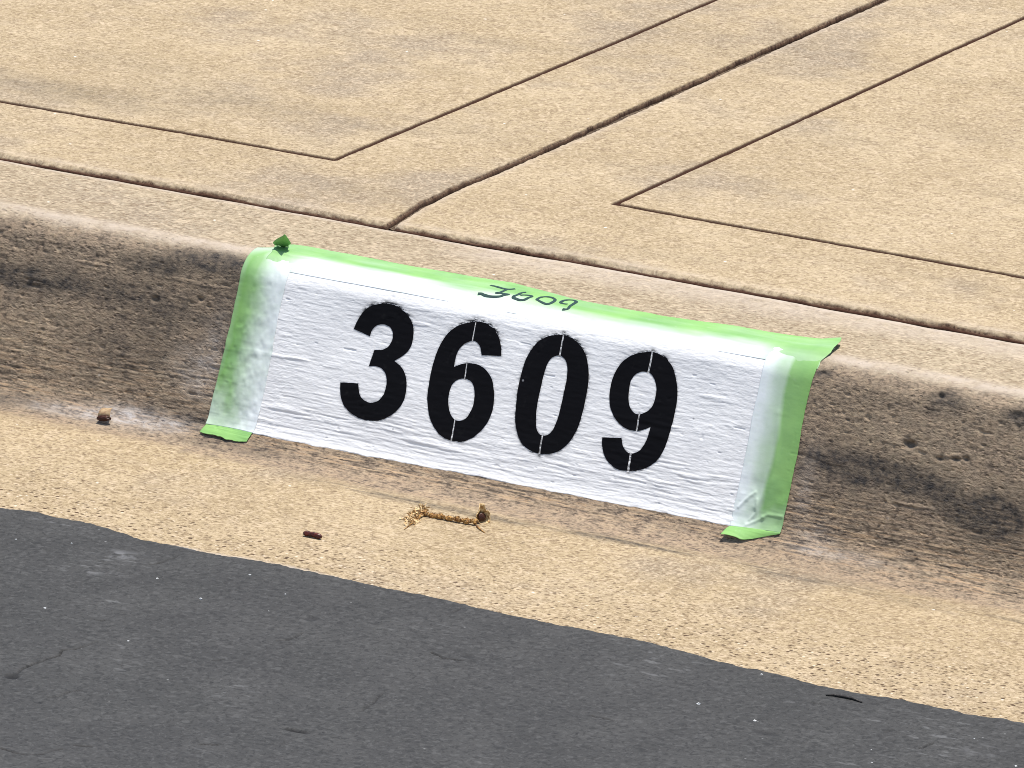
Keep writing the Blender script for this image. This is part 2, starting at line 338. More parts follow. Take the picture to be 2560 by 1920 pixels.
RT_OUT = crop(1280, 640, 2.183, [(1685, 575), (1655, 640), (1610, 800), (1560, 1080), (1500, 1370), (1475, 1490)])
def fn_of_s(pts):
    a = np.array(sorted(pts, key=lambda p: p[1])); 
    def f(s):
        r = np.interp(s, a[:, 1], a[:, 0]); k0 = (a[1, 0]-a[0, 0])/(a[1, 1]-a[0, 1]); return np.where(s < a[0, 1], a[0, 0]+(s-a[0, 1])*k0*.5, r)
    return f
lto, lti, rti, rto = map(fn_of_s, (LT_OUT, LT_IN, RT_IN, RT_OUT))
TTOP = crop(480, 540, 2.765, [(575, 205), (700, 210), (900, 240), (1200, 302), (1700, 388), (2212, 472)])+crop(1280, 640, 2.183, [(350, 242), (800, 332), (1200, 392), (1500, 442), (1690, 476), (1790, 484)])
TTOP = np.array(sorted(TTOP))
def ttop(x): return np.interp(x, TTOP[:, 0], TTOP[:, 1])
def under(x, s):
    """1 well inside the painted and taped patch: the concrete there is kept just below the film"""
    m = .002
    a = ss(0, m, x-lto(s)-.001)*ss(0, m, rto(s)-x-.001); b = ss(0, m, s-ttop(x)-.002); c = ss(0, m, pbot(x)-.001-s)
    return a*b*c
def kerb_h(x, s):
    h = relief(x, s)
    for px, py, rx, rs, d in PITS:
        bx, bs = XS(px, py); h = h-d*np.exp(-(((x-bx)/rx)**2+((s-bs)/rs)**2)**1.5)
    h = h-.0022*(1-ss(0, .003, s))*(s >= 0)
    return h-.0012*under(x, s)
def kerb_part(name, sarr, mat):
    x, s = np.meshgrid(XF, sarr, indexing='ij'); V = P(x, s, kerb_h(x, s)*(s >= 0))
    a = kerb_attrs(x, s); a['uvw'] = np.stack([x, s, 0*x], -1)
    return mesh_obj(name, V, grid_faces(len(XF), len(sarr)), mat, None, a)
tag(kerb_part("curb", spaced((-.06, -.004, .014), (-.004, .004, .0008), (.004, S1, .0016), (S1, S4, .00065)), MC), kind='structure')
tag(kerb_part("gutter", spaced((S4, S4+.30, .0012), (S4+.30, S4+.34, .01)), MG), kind='structure')

# ------------------------------------------------------------------ SIDEWALK: two slabs, tooled border grooves, soil in the joints
BEND = np.array([(-.01, .0045), (.02, .0005), (.0615, -.0050), (.1391, -.0085), (.1928, -.0060), (.2681, -.0062), (.4957, -.0075), (.7675, -.0070), (1.2, -.0065), (3, -.0065)])
def bend(y): return np.interp(y, BEND[:, 0], BEND[:, 1])
GL = XY(723*K, 345*K); GR = XY(1328*K, 440*K)
GLx2 = XY(1545*K, 0); GRx2 = XY(2212*K, 38*K); GLy2 = XY(0, 217*K); GRy2 = XY(2212*K, 598*K)
def slab(sign):
    e = 0.0060; g, far_x, far_y = (GL, GLx2, GLy2) if sign < 0 else (GR, GRx2, GRy2)
    mL = lambda x: g[1]+(x-g[0])*(far_y[1]-g[1])/(far_y[0]-g[0]); mX = lambda y: g[0]+(y-g[1])*(far_x[0]-g[0])/(far_x[1]-g[1])
    gx, gy = g
    if sign < 0: cx = spaced((-4, -1.2, .1), (-1.2, gx-.010, .004), (gx-.010, gx+.008, .0006), (gx+.008, -.012, .004), (-.012, 0, .0006))
    else: cx = spaced((0, .012, .0006), (.012, gx-.010, .004), (gx-.010, gx+.012, .0006), (gx+.012, 1.2, .004), (1.2, 5, .1))
    # columns run along the groove so the fine ones stay on it
    ry = spaced((0, .012, .0006), (.012, gy-.006, .0035), (gy-.006, gy+.006, .0006), (gy+.006, 1.3, .0035), (1.3, 1.9, .1))
    dxw = np.array([.014, .008, .003]); 
    cdz = np.zeros_like(cx); rdz = np.zeros_like(ry)
    if sign < 0: cx = np.concatenate([cx, [0, 0, 0]]); cdz = np.concatenate([cdz, [.003, .007, .014]])
    else: cx = np.concatenate([[0, 0, 0], cx]); cdz = np.concatenate([[.014, .007, .003], cdz])
    ry = np.concatenate([[0, 0, 0], ry]); rdz = np.concatenate([[.014, .007, .003], rdz])
    X, Y = np.meshgrid(cx, ry, indexing='ij'); DX, DY = np.meshgrid(cdz, rdz, indexing='ij'); de = np.abs(X); dy = Y.copy()
    wgt = np.exp(-(np.abs(X-gx)/.03)**2); Xw = X+wgt*(mX(Y)-gx)*np.clip(np.abs(X)/.03, 0, 1)
    wy = np.exp(-((Y-gy)/.03)**2); Yw = Y+wy*(mL(Xw)-gy)
    # ragged arrises
    n = fbm(Y, 0*Y, .012, 1, 200+sign, 3); n2 = fbm(X, 0*X, .014, 1, 210+sign, 3); wide = (.0044 if sign < 0 else .0036)+.0015*vn(Y/.1, 0*Y, 214)
    Xw = Xw+sign*(wide+.0009*n+.0010*ss(.35, .8, n))*np.exp(-de/.006)+bend(Y)*np.exp(-(de/.05)**2)
    Yw = Yw+(.0008+.0005*n2)*np.exp(-dy/.006)
    z = HS+.0008*fbm(Xw, Yw, .25, .2, 221, 2)+.00022*fbm(Xw, Yw, .012, .01, 225, 3)
    rg = fbm(Xw, Yw, .0045, .003, 271, 2)
    z = z-.0026*(1-ss(0, .0055, de+.001*n))-.0042*(1-ss(0, .0062, dy+.0015*n2))**.8+.0007*rg*((1-ss(.004, .007, dy))+(1-ss(.004, .007, de)))*(DX+DY < 1e-9)
    lx = -1 if sign < 0 else 1
    wob = .0004*fbm(Xw, Yw, .02, .02, 231, 2)
    pl = [(g[0]+lx*4*abs(1), mL(g[0]+lx*4)), g, (mX(g[1]+2.0), g[1]+2.0)]
    dg = seg_dist(Xw+wob, (Yw+wob)*.78, [(a, b*.78) for a, b in pl]); gd = np.clip(1-dg/(.0034+.0004*fbm(Xw, Yw, .012, .012, 235, 2)), 0, 1)**.7*(DX+DY < 1e-9)
    z = z-.0046*gd-np.maximum(DX, DY)
    soil = np.clip(1.2*gd*(.8+.35*fbm(Xw, Yw, .02, .02, 233, 2)), 0, 1)
    soil = np.maximum(soil, 1-ss(.0022, .0040+.0025*np.abs(n), de+.0014*rg)) if sign < 0 else np.maximum(soil, 1-ss(.0002, .0012, de))
    core = gd*2.6; core = np.maximum(core, .95*(1-ss(.0008, .0026, dy+.0010*rg)))  # painted shade: groove bottoms and the line along the joints
    core = np.maximum(core, (.9 if sign > 0 else .55)*(1-ss(.0003, .0014, de))); jw = .0012*vn(X/.06, 0*X, 281)-.0008; soil = np.maximum(soil, 1-ss(.0028+jw, .0044+jw+.0026*np.abs(n2), dy+.0018*rg))
    pale = .35*np.exp(-((dy-.010)/.008)**2)*(.7+.5*fbm(X, Y, .04, .01, 241, 2))+(.35*np.exp(-((de-.006)/.005)**2) if sign > 0 else 0)
    pale = np.clip(pale, 0, 1); o = 0*X
    dark = np.clip(.16*ss(.1, .7, fbm(Xw, Yw, .22, .06, 251, 3))+blobs_xy(Xw, Yw, [(170, 225, .10, .03, .30), (560, 245, .09, .03, .30), (330, 160, .1, .03, .16), (1180, 330, .06, .03, .14), (2450, 330, .06, .03, .12), (860, 470, .06, .02, .18), (2090, 345, .06, .03, .14)]), 0, 1)
    a = dict(dirt=o, dark=dark, mist=o, pale=pale, streak=o, rough=o+.35+.35*np.clip(fbm(Xw, Yw, .2, .12, 261, 2), -.6, 1), soil=soil, core=np.clip(core, 0, 1), uvw=np.stack([Xw, Yw, 0*X+.3*sign], -1))
    return mesh_obj("sidewalk", np.stack([Xw, Yw, z], -1), grid_faces(len(cx), len(ry), True), MS, None, a)
def blobs_xy(x, y, L):
    r = 0
    for px, py, rx, ry_, a in L:
        bx, by = XY(px, py); r = r+a*np.exp(-((x-bx)/rx)**2-((y-by)/ry_)**2)
    return r
for s_ in (-1, 1): tag(slab(s_), kind='structure')
# soil lying in the joints
def soil_strip(along_x):
    t = spaced((-4, -1, .1), (-1, 1.2, .002), (1.2, 5, .1)) if along_x else spaced((-.01, 1.3, .002), (1.3, 1.9, .1)); c = np.linspace(-.012, .012, 13)
    T, Cc = np.meshgrid(t, c, indexing='ij')
    z = (H-.0048 if along_x else HS-.0052)+.0012*fbm(T, Cc, .02, .006, 301+along_x, 3)-.0012*(1-np.clip(np.abs(Cc)/.01, 0, 1))
    X, Y = (T, Cc+.001) if along_x else (Cc+bend(T), T+.016)
    return mesh_obj("joint_soil", np.stack([X, Y, z], -1), grid_faces(len(t), len(c), along_x == 0), M_soil)
for a_ in (1, 0): tag(soil_strip(a_), kind='structure')
bmv = np.array([(-300, 1.88, .12), (300, 1.88, .12), (300, 600, .12), (-300, 600, .12)])
tag(mesh_obj("ground", bmv, [[0, 1, 2, 3]], M_ground, smooth=False), kind='structure')

# ------------------------------------------------------------------ ROAD
def road():
    xs = spaced((-60, -4, 4), (-4, -.6, .2), (-.6, -.25, .01), (-.25, 1.0, .0012), (1.0, 1.4, .01), (1.4, 5, .2), (5, 60, 5))
    ts = spaced((0, .006, .0008), (.006, .56, .0012), (.56, .8, .02), (.8, 4, .2), (4, 60, 8))
    ts = np.concatenate([[0, 0], ts]); dz = np.zeros_like(ts); dz[0] = .012; dz[1] = .004
    X, T = np.meshgrid(xs, ts, indexing='ij'); DZ = np.broadcast_to(dz, X.shape)
    S = GE(X)+T; Y, Z, _, _ = prof(GE(X)); Yr = Y-T
    z = Z+.0038-.0032*(1-ss(0, .007, T))+.010*ss(0, 3, T)*3+.0005*fbm(X, Yr, .12, .1, 401, 2)+.00025*fbm(X, Yr, .014, .008, 405, 2)-DZ
    m3 = lambda pts: crop(0, 1240, 2.44, pts, lambda a, b: XY(a, b, .006)); m4 = lambda pts: crop(1700, 1500, 2.572, pts, lambda a, b: XY(a, b, .006))
    cracks = [m3([(30, 1130), (85, 1130), (140, 1080), (200, 1055), (290, 1025), (360, 1000), (378, 968), (450, 960), (520, 940), (590, 915)]), m3([(0, 1580), (80, 1600), (160, 1620), (260, 1615), (320, 1590), (380, 1580)]),
              m3([(920, 440), (980, 430), (1050, 400), (1080, 380)]), m3([(290, 1258), (350, 1255), (430, 1225), (495, 1215)]), m3([(1690, 905), (1760, 900), (1840, 860)]), m3([(1300, 1030), (1360, 1020)]),
              m3([(450, 1555), (560, 1565)]), m3([(1210, 1548), (1330, 1552)]), m3([(560, 770), (600, 785), (640, 782)]), m3([(1880, 770), (1920, 775)]), m4([(860, 690), (960, 700)]), m4([(1320, 875), (1370, 860)])]
    extra = [[(1080, 1640), (1110, 1655), (1160, 1660)], [(900, 1790), (930, 1770), (955, 1745)], [(1120, 1545), (1150, 1530)], [(1480, 1800), (1530, 1812)], [(2300, 1880), (2330, 1868)]]
    for e_ in extra: cracks.append([XY(a, b, .006) for a, b in e_])
    ck = 0*X; vis = (X > -.3) & (X < 1) & (Yr > -1.1)
    xv, yv = X[vis], Yr[vis]; wx = xv+.0012*fbm(xv, yv, .006, .006, 411, 2); wy = yv+.0016*fbm(xv, yv, .006, .006, 415, 2); d = np.full(xv.shape, 1e9)
    for c in cracks: d = np.minimum(d, seg_dist(wx, wy, c))
    v = 1.0*(1-ss(.0003, .0016, d))*(.35+.8*np.clip(fbm(xv, yv, .02, .02, 421, 2)+.3, 0, 1))
    for px, py, rx, ry_, a in ((740, 1839, .011, .0028, 1), (1912, 1843, .012, .004, .45), (30, 1703, .006, .005, .9), (778, 1555, .005, .006, .5), (1170, 1650, .006, .004, .4)):
        bx, by = XY(px, py, .006); v = np.maximum(v, a*np.exp(-(((xv-bx)/rx)**2+((yv-by)/ry_)**2)**2))
    ck[vis] = v; z = z-.0022*ck
    scf = 0*X; q = 0
    for px, py, rx, ry_, a in ((300, 1395, .016, .010, .7), (225, 1438, .010, .008, .5), (500, 1385, .03, .0025, .5), (160, 1318, .05, .002, .45), (660, 1432, .02, .0022, .6), (460, 1375, .02, .002, .5), (2470, 1795, .02, .008, .5), (2455, 1885, .012, .012, .5), (1940, 1760, .02, .004, .4)):
        bx, by = XY(px, py, .006); q = q+a*np.exp(-((xv-bx)/rx)**2-((yv-by)/ry_)**2)
    scf[vis] = np.clip(q*ss(.0, .5, fbm(xv, yv, .008, .006, 431, 3)), 0, .8)
    V = np.stack([X, Yr, z], -1)
    return mesh_obj("road", V, grid_faces(len(xs), len(ts)), MA, None, dict(crack=ck, scuff=scf, uvw=np.stack([X, Yr, 0*X], -1)))
tag(road(), kind='structure')

# ------------------------------------------------------------------ DIGITS: outlines, in (x, s)
def smooth_outline(pts, n=6):
    """pts: list of (x, y) or (x, y, 'c') for sharp corners; closed Catmull-Rom"""
    N = len(pts); out = []
    for i in range(N):
        p1, p2 = np.array(pts[i][:2], float), np.array(pts[(i+1) % N][:2], float)
        p0 = p1-(p2-p1) if len(pts[i]) > 2 else np.array(pts[i-1][:2], float)
        p3 = p2+(p2-p1) if len(pts[(i+1) % N]) > 2 else np.array(pts[(i+2) % N][:2], float)
        for j in range(n):
            t = j/n; out.append(tuple(.5*((2*p1)+(-p0+p2)*t+(2*p0-5*p1+4*p2-p3)*t*t+(-p0+3*p1-3*p2+p3)*t**3)))
    return out
c = 'c'
DIG = {
 '3': ((820, 730, 4.148), [(262, 382, c), (300, 300), (365, 205), (450, 143), (560, 120), (660, 127), (760, 172), (850, 270), (888, 380), (875, 520), (840, 600), (780, 660), (690, 715, c), (760, 775), (803, 860), (818, 960), (805, 1080), (760, 1180), (680, 1265), (580, 1320), (480, 1338), (370, 1323), (270, 1278), (190, 1210), (145, 1120), (130, 1030), (130, 937, c), (318, 947, c), (325, 1030), (350, 1095), (400, 1135), (450, 1148), (520, 1130), (575, 1070), (605, 980), (610, 900), (590, 830), (545, 785), (500, 772), (425, 768, c), (480, 600, c), (560, 598), (620, 570), (660, 510), (673, 450), (660, 390), (620, 350), (560, 335), (500, 350), (455, 395), (430, 458, c)], [], []),
 '6': ((820, 730, 4.148), [(1800, 665, c), (1797, 570), (1775, 480), (1740, 400), (1680, 345), (1600, 313), (1530, 305), (1440, 318), (1350, 352), (1260, 412), (1190, 500), (1130, 620), (1090, 740), (1060, 880), (1040, 1010), (1033, 1130), (1050, 1270), (1085, 1370), (1150, 1465), (1230, 1525), (1330, 1550), (1420, 1548), (1520, 1500), (1600, 1430), (1670, 1330), (1710, 1220), (1725, 1100), (1718, 990), (1695, 890), (1640, 810), (1570, 760), (1480, 738), (1400, 742), (1360, 755), (1308, 775, c), (1320, 700), (1345, 620), (1390, 560), (1440, 525), (1500, 507), (1550, 525), (1580, 575), (1593, 655, c)],
       [[(1420, 900), (1480, 925), (1510, 980), (1520, 1060), (1510, 1160), (1480, 1240), (1430, 1310), (1370, 1335), (1320, 1325), (1275, 1270), (1252, 1180), (1252, 1090), (1275, 990), (1310, 935), (1360, 905)]], [((1540, 290), (1497, 520), 15), ((1442, 725), (1415, 912), 16), ((1320, 1318), (1279, 1560), 17)]),
 '0': ((1260, 810, 4.254), [(640, 120), (740, 157), (820, 237), (875, 340), (898, 460), (902, 580), (885, 720), (855, 870), (820, 1010), (780, 1120), (710, 1240), (620, 1330), (520, 1375), (420, 1383), (320, 1365), (220, 1300), (160, 1210), (130, 1100), (122, 980), (130, 860), (145, 720), (175, 570), (210, 440), (255, 330), (320, 232), (400, 163), (500, 125), (570, 115)],
       [[(590, 335), (640, 365), (668, 420), (675, 500), (665, 600), (640, 720), (610, 860), (575, 1000), (530, 1110), (480, 1170), (420, 1187), (375, 1165), (348, 1110), (342, 1020), (350, 900), (370, 780), (400, 640), (430, 520), (470, 410), (520, 355)]], [((641, 95), (592, 350), 21), ((414, 1170), (374, 1400), 22)]),
 '9': ((1260, 810, 4.254), [(1045, 1205, c), (1045, 1300), (1070, 1400), (1130, 1490), (1210, 1545), (1310, 1563), (1420, 1558), (1510, 1530), (1610, 1470), (1680, 1380), (1730, 1270), (1775, 1120), (1810, 980), (1838, 830), (1843, 700), (1828, 580), (1793, 460), (1730, 370), (1650, 317), (1560, 294), (1460, 302), (1360, 332), (1270, 392), (1200, 480), (1150, 590), (1125, 720), (1125, 850), (1155, 950), (1200, 1030), (1270, 1095), (1350, 1130), (1430, 1137), (1500, 1120), (1560, 1095, c), (1535, 1190), (1500, 1270), (1450, 1340), (1390, 1372), (1340, 1375), (1295, 1345), (1265, 1290), (1250, 1212, c)],
       [[(1500, 508), (1560, 530), (1600, 590), (1622, 680), (1610, 780), (1580, 870), (1520, 930), (1440, 960), (1380, 940), (1340, 880), (1325, 800), (1330, 700), (1350, 600), (1400, 535), (1450, 512)]], [((1584, 280), (1533, 525), 24), ((1442, 945), (1411, 1150), 21), ((1354, 1360), (1317, 1580), 29)]),
}
SHAPES = []
for ch in '3609':
    (ox, oy, k_), out, holes, slits = DIG[ch]
    conv = lambda pts: crop(ox, oy, k_, pts)
    quads = []
    for (ax, ay), (bx, by), wd in slits:
        wd *= .78; L = math.hypot(bx-ax, by-ay); nx, ny = -(by-ay)/L*wd/2, (bx-ax)/L*wd/2
        wa = .8
        quads.append(conv([(ax+nx*wa, ay+ny*wa), (bx+nx, by+ny), (bx-nx, by-ny), (ax-nx*wa, ay-ny*wa)]))
    SHAPES.append((ch, conv(smooth_outline(out)), [conv(smooth_outline(h_)) for h_ in holes], quads))
def in_digit(x, s, sh):
    r = inside(x, s, sh[1])
    for h_ in sh[2]: r &= ~inside(x, s, h_)
    for q in sh[3]: r &= ~inside(x, s, q)
    return r
def dig_dist(x, s, sh):
    d = seg_dist(x, s, sh[1]+sh[1][:1])
    for h_ in sh[2]: d = np.minimum(d, seg_dist(x, s, h_+h_[:1]))
    for q in sh[3]: d = np.minimum(d, seg_dist(x, s, q+q[:1]))
    return d

# ------------------------------------------------------------------ PAINTED ADDRESS PANEL
OFF_P, OFF_D, OFF_T, OFF_TT = .0003, .00052, .0008, .0013
pc = P(np.array([(xl(PTOP)+xr(PTOP))/2]), np.array([.215]), np.array([0.]))[0]
panel = empty("painted_house_number", pc)
tag(panel, "white spray-painted rectangle with the black stencilled number 3609 on the curb face", "house number")
panel.name = "painted_house_number"
def add_child(o, root):
    o.parent = root; o.matrix_parent_inverse = Matrix.Translation(-Vector(root.location)); return o
nu, nv = 640, 260
U, Vv = np.meshgrid(np.linspace(0, 1, nu), np.linspace(0, 1, nv), indexing='ij')
s0 = PTOP-.006; x_ = xl(s0)+(xr(s0)-xl(s0))*U
sb = pbot(xl(PL[1][1])+(xr(PL[1][1])-xl(PL[1][1]))*U); s_ = s0+(sb-s0)*Vv
x_ = (xl(s_)-.0035)+((xr(s_)+.0035)-(xl(s_)-.0035))*U
h = relief(x_, s_)*1.0
fuzz = 0*x_; dig_in = 0*x_
for sh in SHAPES:
    ox = np.array(sh[1]); x0, x1, y0, y1 = ox[:, 0].min()-.012, ox[:, 0].max()+.012, ox[:, 1].min()-.012, ox[:, 1].max()+.012
    m = (x_ > x0) & (x_ < x1) & (s_ > y0) & (s_ < y1); xm, sm_ = x_[m], s_[m]
    d = dig_dist(xm, sm_, sh); ins = in_digit(xm, sm_, sh); t = (sm_-y0-.012)/(y1-y0-.024)
    outer = inside(xm, sm_, sh[1])
    k0 = {'3': 1.0, '6': 1.0, '0': .8, '9': .5}[sh[0]]
    top = (1-ss(.0, .22, t))*k0*(~outer); side = (ss(.0, .3, t) if sh[0] in '0' else 0*t)*.35*(~outer)+.35*ss(.75, 1, t)*(~outer)
    ff = np.exp(-(d/.0028)**1.4)*(1.1*top+.7*side)+np.exp(-(d/.0009)**2)*.55
    inslit = np.zeros(len(xm), bool)
    for q in sh[3]: inslit |= inside(xm, sm_, q)
    ff = np.where(inslit, .85, ff); ff = np.maximum(ff, .22*np.exp(-(d/.004)**2)*top)
    fuzz[m] = np.maximum(fuzz[m], np.where(ins, 0, ff)); dig_in[m] = np.maximum(dig_in[m], np.where(ins, ss(.0008, .0022, d), 0))
wear = np.exp(-((s_-sb)/.0016)**2)*.6
V = P(x_, s_, h+OFF_P-.0007*dig_in-.0004*(s_ > sb-.0004))
po = mesh_obj("paint_coat", V, grid_faces(nu, nv), MW, None, dict(fuzz=fuzz, wear=wear, uvw=np.stack([x_, s_, 0*x_], -1)))
po["label"] = "white paint ground under the black digits"; add_child(po, panel)
for sh in SHAPES:
    ox = np.array(sh[1]); g = .0011
    def jitter(loop, amp=.00016):
        r = []
        for i in range(len(loop)):
            a, b = np.array(loop[i]), np.array(loop[(i+1) % len(loop)]); n_ = max(1, int(np.hypot(*(b-a))/.0009))
            for j in range(n_): r.append(a+(b-a)*j/n_)
        r = np.array(r); n1 = fbm(r[:, 0], r[:, 1], .0025, .0018, 501, 2); n2 = fbm(r[:, 0], r[:, 1], .0025, .0018, 505, 2)
        t = np.clip((r[:, 1]-ox[:, 1].min())/(ox[:, 1].max()-ox[:, 1].min()), 0, 1); k_ = amp*(1+2.2*(1-ss(0, .15, t))+1.2*ss(.85, 1, t))
        return r+np.stack([n1*k_, n2*k_], 1)
    loops = [jitter(sh[1])]+[jitter(h_, .00015) for h_ in sh[2]]
    qs = [jitter(q, .00012) for q in sh[3]]
    pts = []; edges = []
    for L in loops+qs:
        b = len(pts); pts += [Vector(p) for p in L]; edges += [(b+i, b+(i+1) % len(L)) for i in range(len(L))]
    gx_, gy_ = np.meshgrid(np.arange(ox[:, 0].min(), ox[:, 0].max(), g), np.arange(ox[:, 1].min(), ox[:, 1].max(), g)); gx_, gy_ = gx_.ravel(), gy_.ravel()
    sh2 = (sh[0], [tuple(p) for p in loops[0]], [[tuple(p) for p in L] for L in loops[1:]], [[tuple(p) for p in L] for L in qs])
    ok = in_digit(gx_, gy_, sh2) & (dig_dist(gx_, gy_, sh2) > .0006)
    pts += [Vector((a, b)) for a, b in zip(gx_[ok], gy_[ok])]
    # work in millimetres for a robust triangulation
    r = geometry.delaunay_2d_cdt([p*1000 for p in pts], edges, [], 0, 1e-4)
    vv = np.array([(p[0]/1000, p[1]/1000) for p in r[0]]); ff = np.array([f for f in r[2] if len(f) == 3])
    cen = vv[ff].mean(1); keep = in_digit(cen[:, 0], cen[:, 1], sh2); ff = ff[keep]
    used = np.unique(ff); mp = -np.ones(len(vv), int); mp[used] = np.arange(len(used)); vv = vv[used]; ff = mp[ff]
    a_, b_, c_ = vv[ff[:, 0]], vv[ff[:, 1]], vv[ff[:, 2]]; ar = (b_-a_)[:, 0]*(c_-a_)[:, 1]-(b_-a_)[:, 1]*(c_-a_)[:, 0]; ff[ar > 0] = ff[ar > 0][:, ::-1]
    V = P(vv[:, 0], vv[:, 1], relief(vv[:, 0], vv[:, 1])+OFF_D)
    o = mesh_obj("digit", V, ff, MB_, None, dict(uvw=np.stack([vv[:, 0], vv[:, 1], 0*vv[:, 0]], -1)))
    o["label"] = "black stencilled digit "+{'3': 'three', '6': 'six', '0': 'zero', '9': 'nine'}[sh[0]]; add_child(o, panel)

# ------------------------------------------------------------------ TAPE
def spray_at(x, s):
    dx = np.maximum(np.maximum(xl(s)-x, x-xr(s)), 0); ds = np.maximum(PTOP-s, 0)
    return dx, ds
def tape_mesh(name, X, S, off, spray, root, label=None, lift=None, thick=.00022):
    """X, S grids; the film follows the kerb, raised by off; lift = extra world-space displacement"""
    V = P(X, S, low(X, S)+(.22 if name == 'tape_strip' and X.shape[0] < 100 else .45)*(relief(X, S)-low(X, S))+off)
    if lift is not None: V = V+lift
    nx, ny = X.shape
    o = mesh_obj(name, V, grid_faces(nx, ny), MT, None, dict(spray=spray, uvw=np.stack([X, S, 0*X], -1)))
    md = o.modifiers.new("thickness", 'SOLIDIFY'); md.thickness = thick; md.offset = -1
    if label: o["label"] = label
    if root: add_child(o, root)
    return o
def side_tape(lo, hi, s_top, s_fold, left):
    nu, nv = 70, 230
    U, Vq = np.meshgrid(np.linspace(0, 1, nu), np.linspace(0, 1, nv), indexing='ij')
    e = .0004*fbm(Vq*.2, U*0, .012, 1, 600+left, 2)
    S = s_top(U)+(s_fold(U)-s_top(U))*Vq; X = lo(S)+(hi(S)-lo(S))*U+e*(U < .02)+e*(U > .98)
    dx, ds = spray_at(X, S); n = fbm(X, S, .012, .03, 611+left, 3); w_ = .042
    return X, S, U, Vq, dx, ds, n
# left strip
lr = empty("masking_tape", P(np.array([lto(.2)]), np.array([.2]), np.array([0.]))[0])
tag(lr, "upright green masking tape strip left of the digit three, paint misted and crinkled", "masking tape")
fl = [XS(*p) for p in ((480+100/2.765, 540+1440/2.765), (480+418/2.765, 540+1502/2.765))]
s_top_l = lambda U: np.interp(U, [0, .25, .6, 1], [S1-.002, S1-.010, S1-.016, S1-.016])
s_fold_l = lambda U: fl[0][1]+(fl[1][1]-fl[0][1])*U-.0006*np.sin(U*3.1)
X, S, U, Vq, dx, ds, n = side_tape(lto, lti, s_top_l, s_fold_l, 1)
Uq = np.clip(U+.07*n+.05*fbm(X, S, .006, .012, 617, 2), 0, 1)
sp = np.interp(Uq, [0, .10, .30, .50, .66, .82, 1], [.10, .0, .08, .42, .66, .84, .92])
sp = np.maximum(sp, ss(.74, .97, Vq+.10*n)*np.interp(Uq, [0, .3, 1], [.60, .50, .93])); sp = np.clip(np.maximum(sp, .30*(1-ss(.03, .13, Vq))), 0, .97)
crk = .0007*np.clip(fbm(X, S, .010, .014, 621, 3), -.2, 1)*ss(.15, .35, U)*(1-ss(.85, 1, U))+.0005*fbm(X, S, .006, .009, 625, 2)*ss(.3, .5, Vq)
tape_mesh("tape_strip", X, S, OFF_T+crk, sp, lr)
# its flap bent out over the gutter
def flap(corners, root, label, seed, lift_fn, spray=0.0, rag=.0012):
    nu, nv = 50, 26; U, Vq = np.meshgrid(np.linspace(0, 1, nu), np.linspace(0, 1, nv), indexing='ij')
    (ax, as_), (bx, bs), low_pts = corners
    lp = np.array(low_pts); lu = np.linspace(0, 1, 60); tt = np.concatenate([[0], np.cumsum(np.hypot(*np.diff(lp, axis=0).T))]); tt /= tt[-1]
    ex = np.interp(U, tt, lp[:, 0]); es = np.interp(U, tt, lp[:, 1])+rag*fbm(U*.05, 0*U, .006, 1, seed, 3)
    x0 = ax+(bx-ax)*U; s0_ = as_+(bs-as_)*U-.0006*np.sin(U*3.1)
    X = x0+(ex-x0)*Vq; S = s0_+(es-s0_)*Vq
    lift = np.zeros(X.shape+(3,)); lift[..., 2] = lift_fn(U, Vq)
    return tape_mesh("flap", X, S, OFF_T+0*X, 0*X+spray*(1-ss(0, .25, Vq)), root, label, lift)
fc = crop(480, 540, 2.765, [(52, 1506), (90, 1518), (150, 1532), (225, 1556), (270, 1562), (330, 1571), (378, 1568)])
flap((fl[0], fl[1], fc), lr, "clean green folded end lying on the gutter", 631, lambda U, V_: .0015*np.sin(V_*2.2)+.0008*np.sin(U*5)*V_)
# right strip
rr_ = empty("masking_tape", P(np.array([rto(.2)]), np.array([.2]), np.array([0.]))[0])
tag(rr_, "upright green masking tape strip right of the digit nine, its outer half bare green", "masking tape")
fr = crop(1280, 640, 2.183, [(1190, 1475), (1465, 1512)])
s_top_r = lambda U: S1-.012+0*U
s_fold_r = lambda U: fr[0][1]+(fr[1][1]-fr[0][1])*U
X, S, U, Vq, dx, ds, n = side_tape(rti, rto, s_top_r, s_fold_r, 2)
Uq = np.clip(U+.05*n+.03*np.sin(Vq*5+1)+.03*ss(.5, .8, Vq), 0, 1)
sp = np.interp(Uq, [0, .14, .30, .42, .50, .58, 1], [.94, .84, .55, .42, .38, .05, .0])
sp = np.maximum(sp, ss(.86, .95, Vq+.05*n)*np.interp(U, [0, .4, .6, 1], [.9, .6, .25, .12])); sp = np.maximum(sp, .55*(1-ss(.04, .15, Vq))*(1-ss(.55, .9, U)*.6))
folds = [crop(1280, 640, 2.183, q) for q in ([(1462, 850), (1455, 1000), (1440, 1120), (1412, 1230), (1375, 1310), (1330, 1370)], [(1340, 1330), (1335, 1400), (1300, 1440)], [(1370, 1425), (1400, 1412), (1475, 1424)], [(1240, 1370), (1290, 1320), (1330, 1290)], [(1280, 1470), (1350, 1440), (1375, 1430)])]
cr_ = 0
for i, q in enumerate(folds): cr_ = cr_+(.0007 if i == 0 else .0006)*np.exp(-(seg_dist(X, S, q)/(.0026 if i == 0 else .0014))**2)*ss(.3, .6, Vq)
cr_ = cr_+.0004*fbm(X, S, .008, .012, 641, 2)*ss(.6, .8, Vq)+.0005*fbm(X, S, .012, .05, 645, 2)
tape_mesh("tape_strip", X, S, OFF_T+cr_, sp, rr_)
fcr = crop(1280, 640, 2.183, [(1137, 1556), (1180, 1560), (1245, 1566), (1290, 1556), (1345, 1540), (1400, 1532), (1465, 1527)])
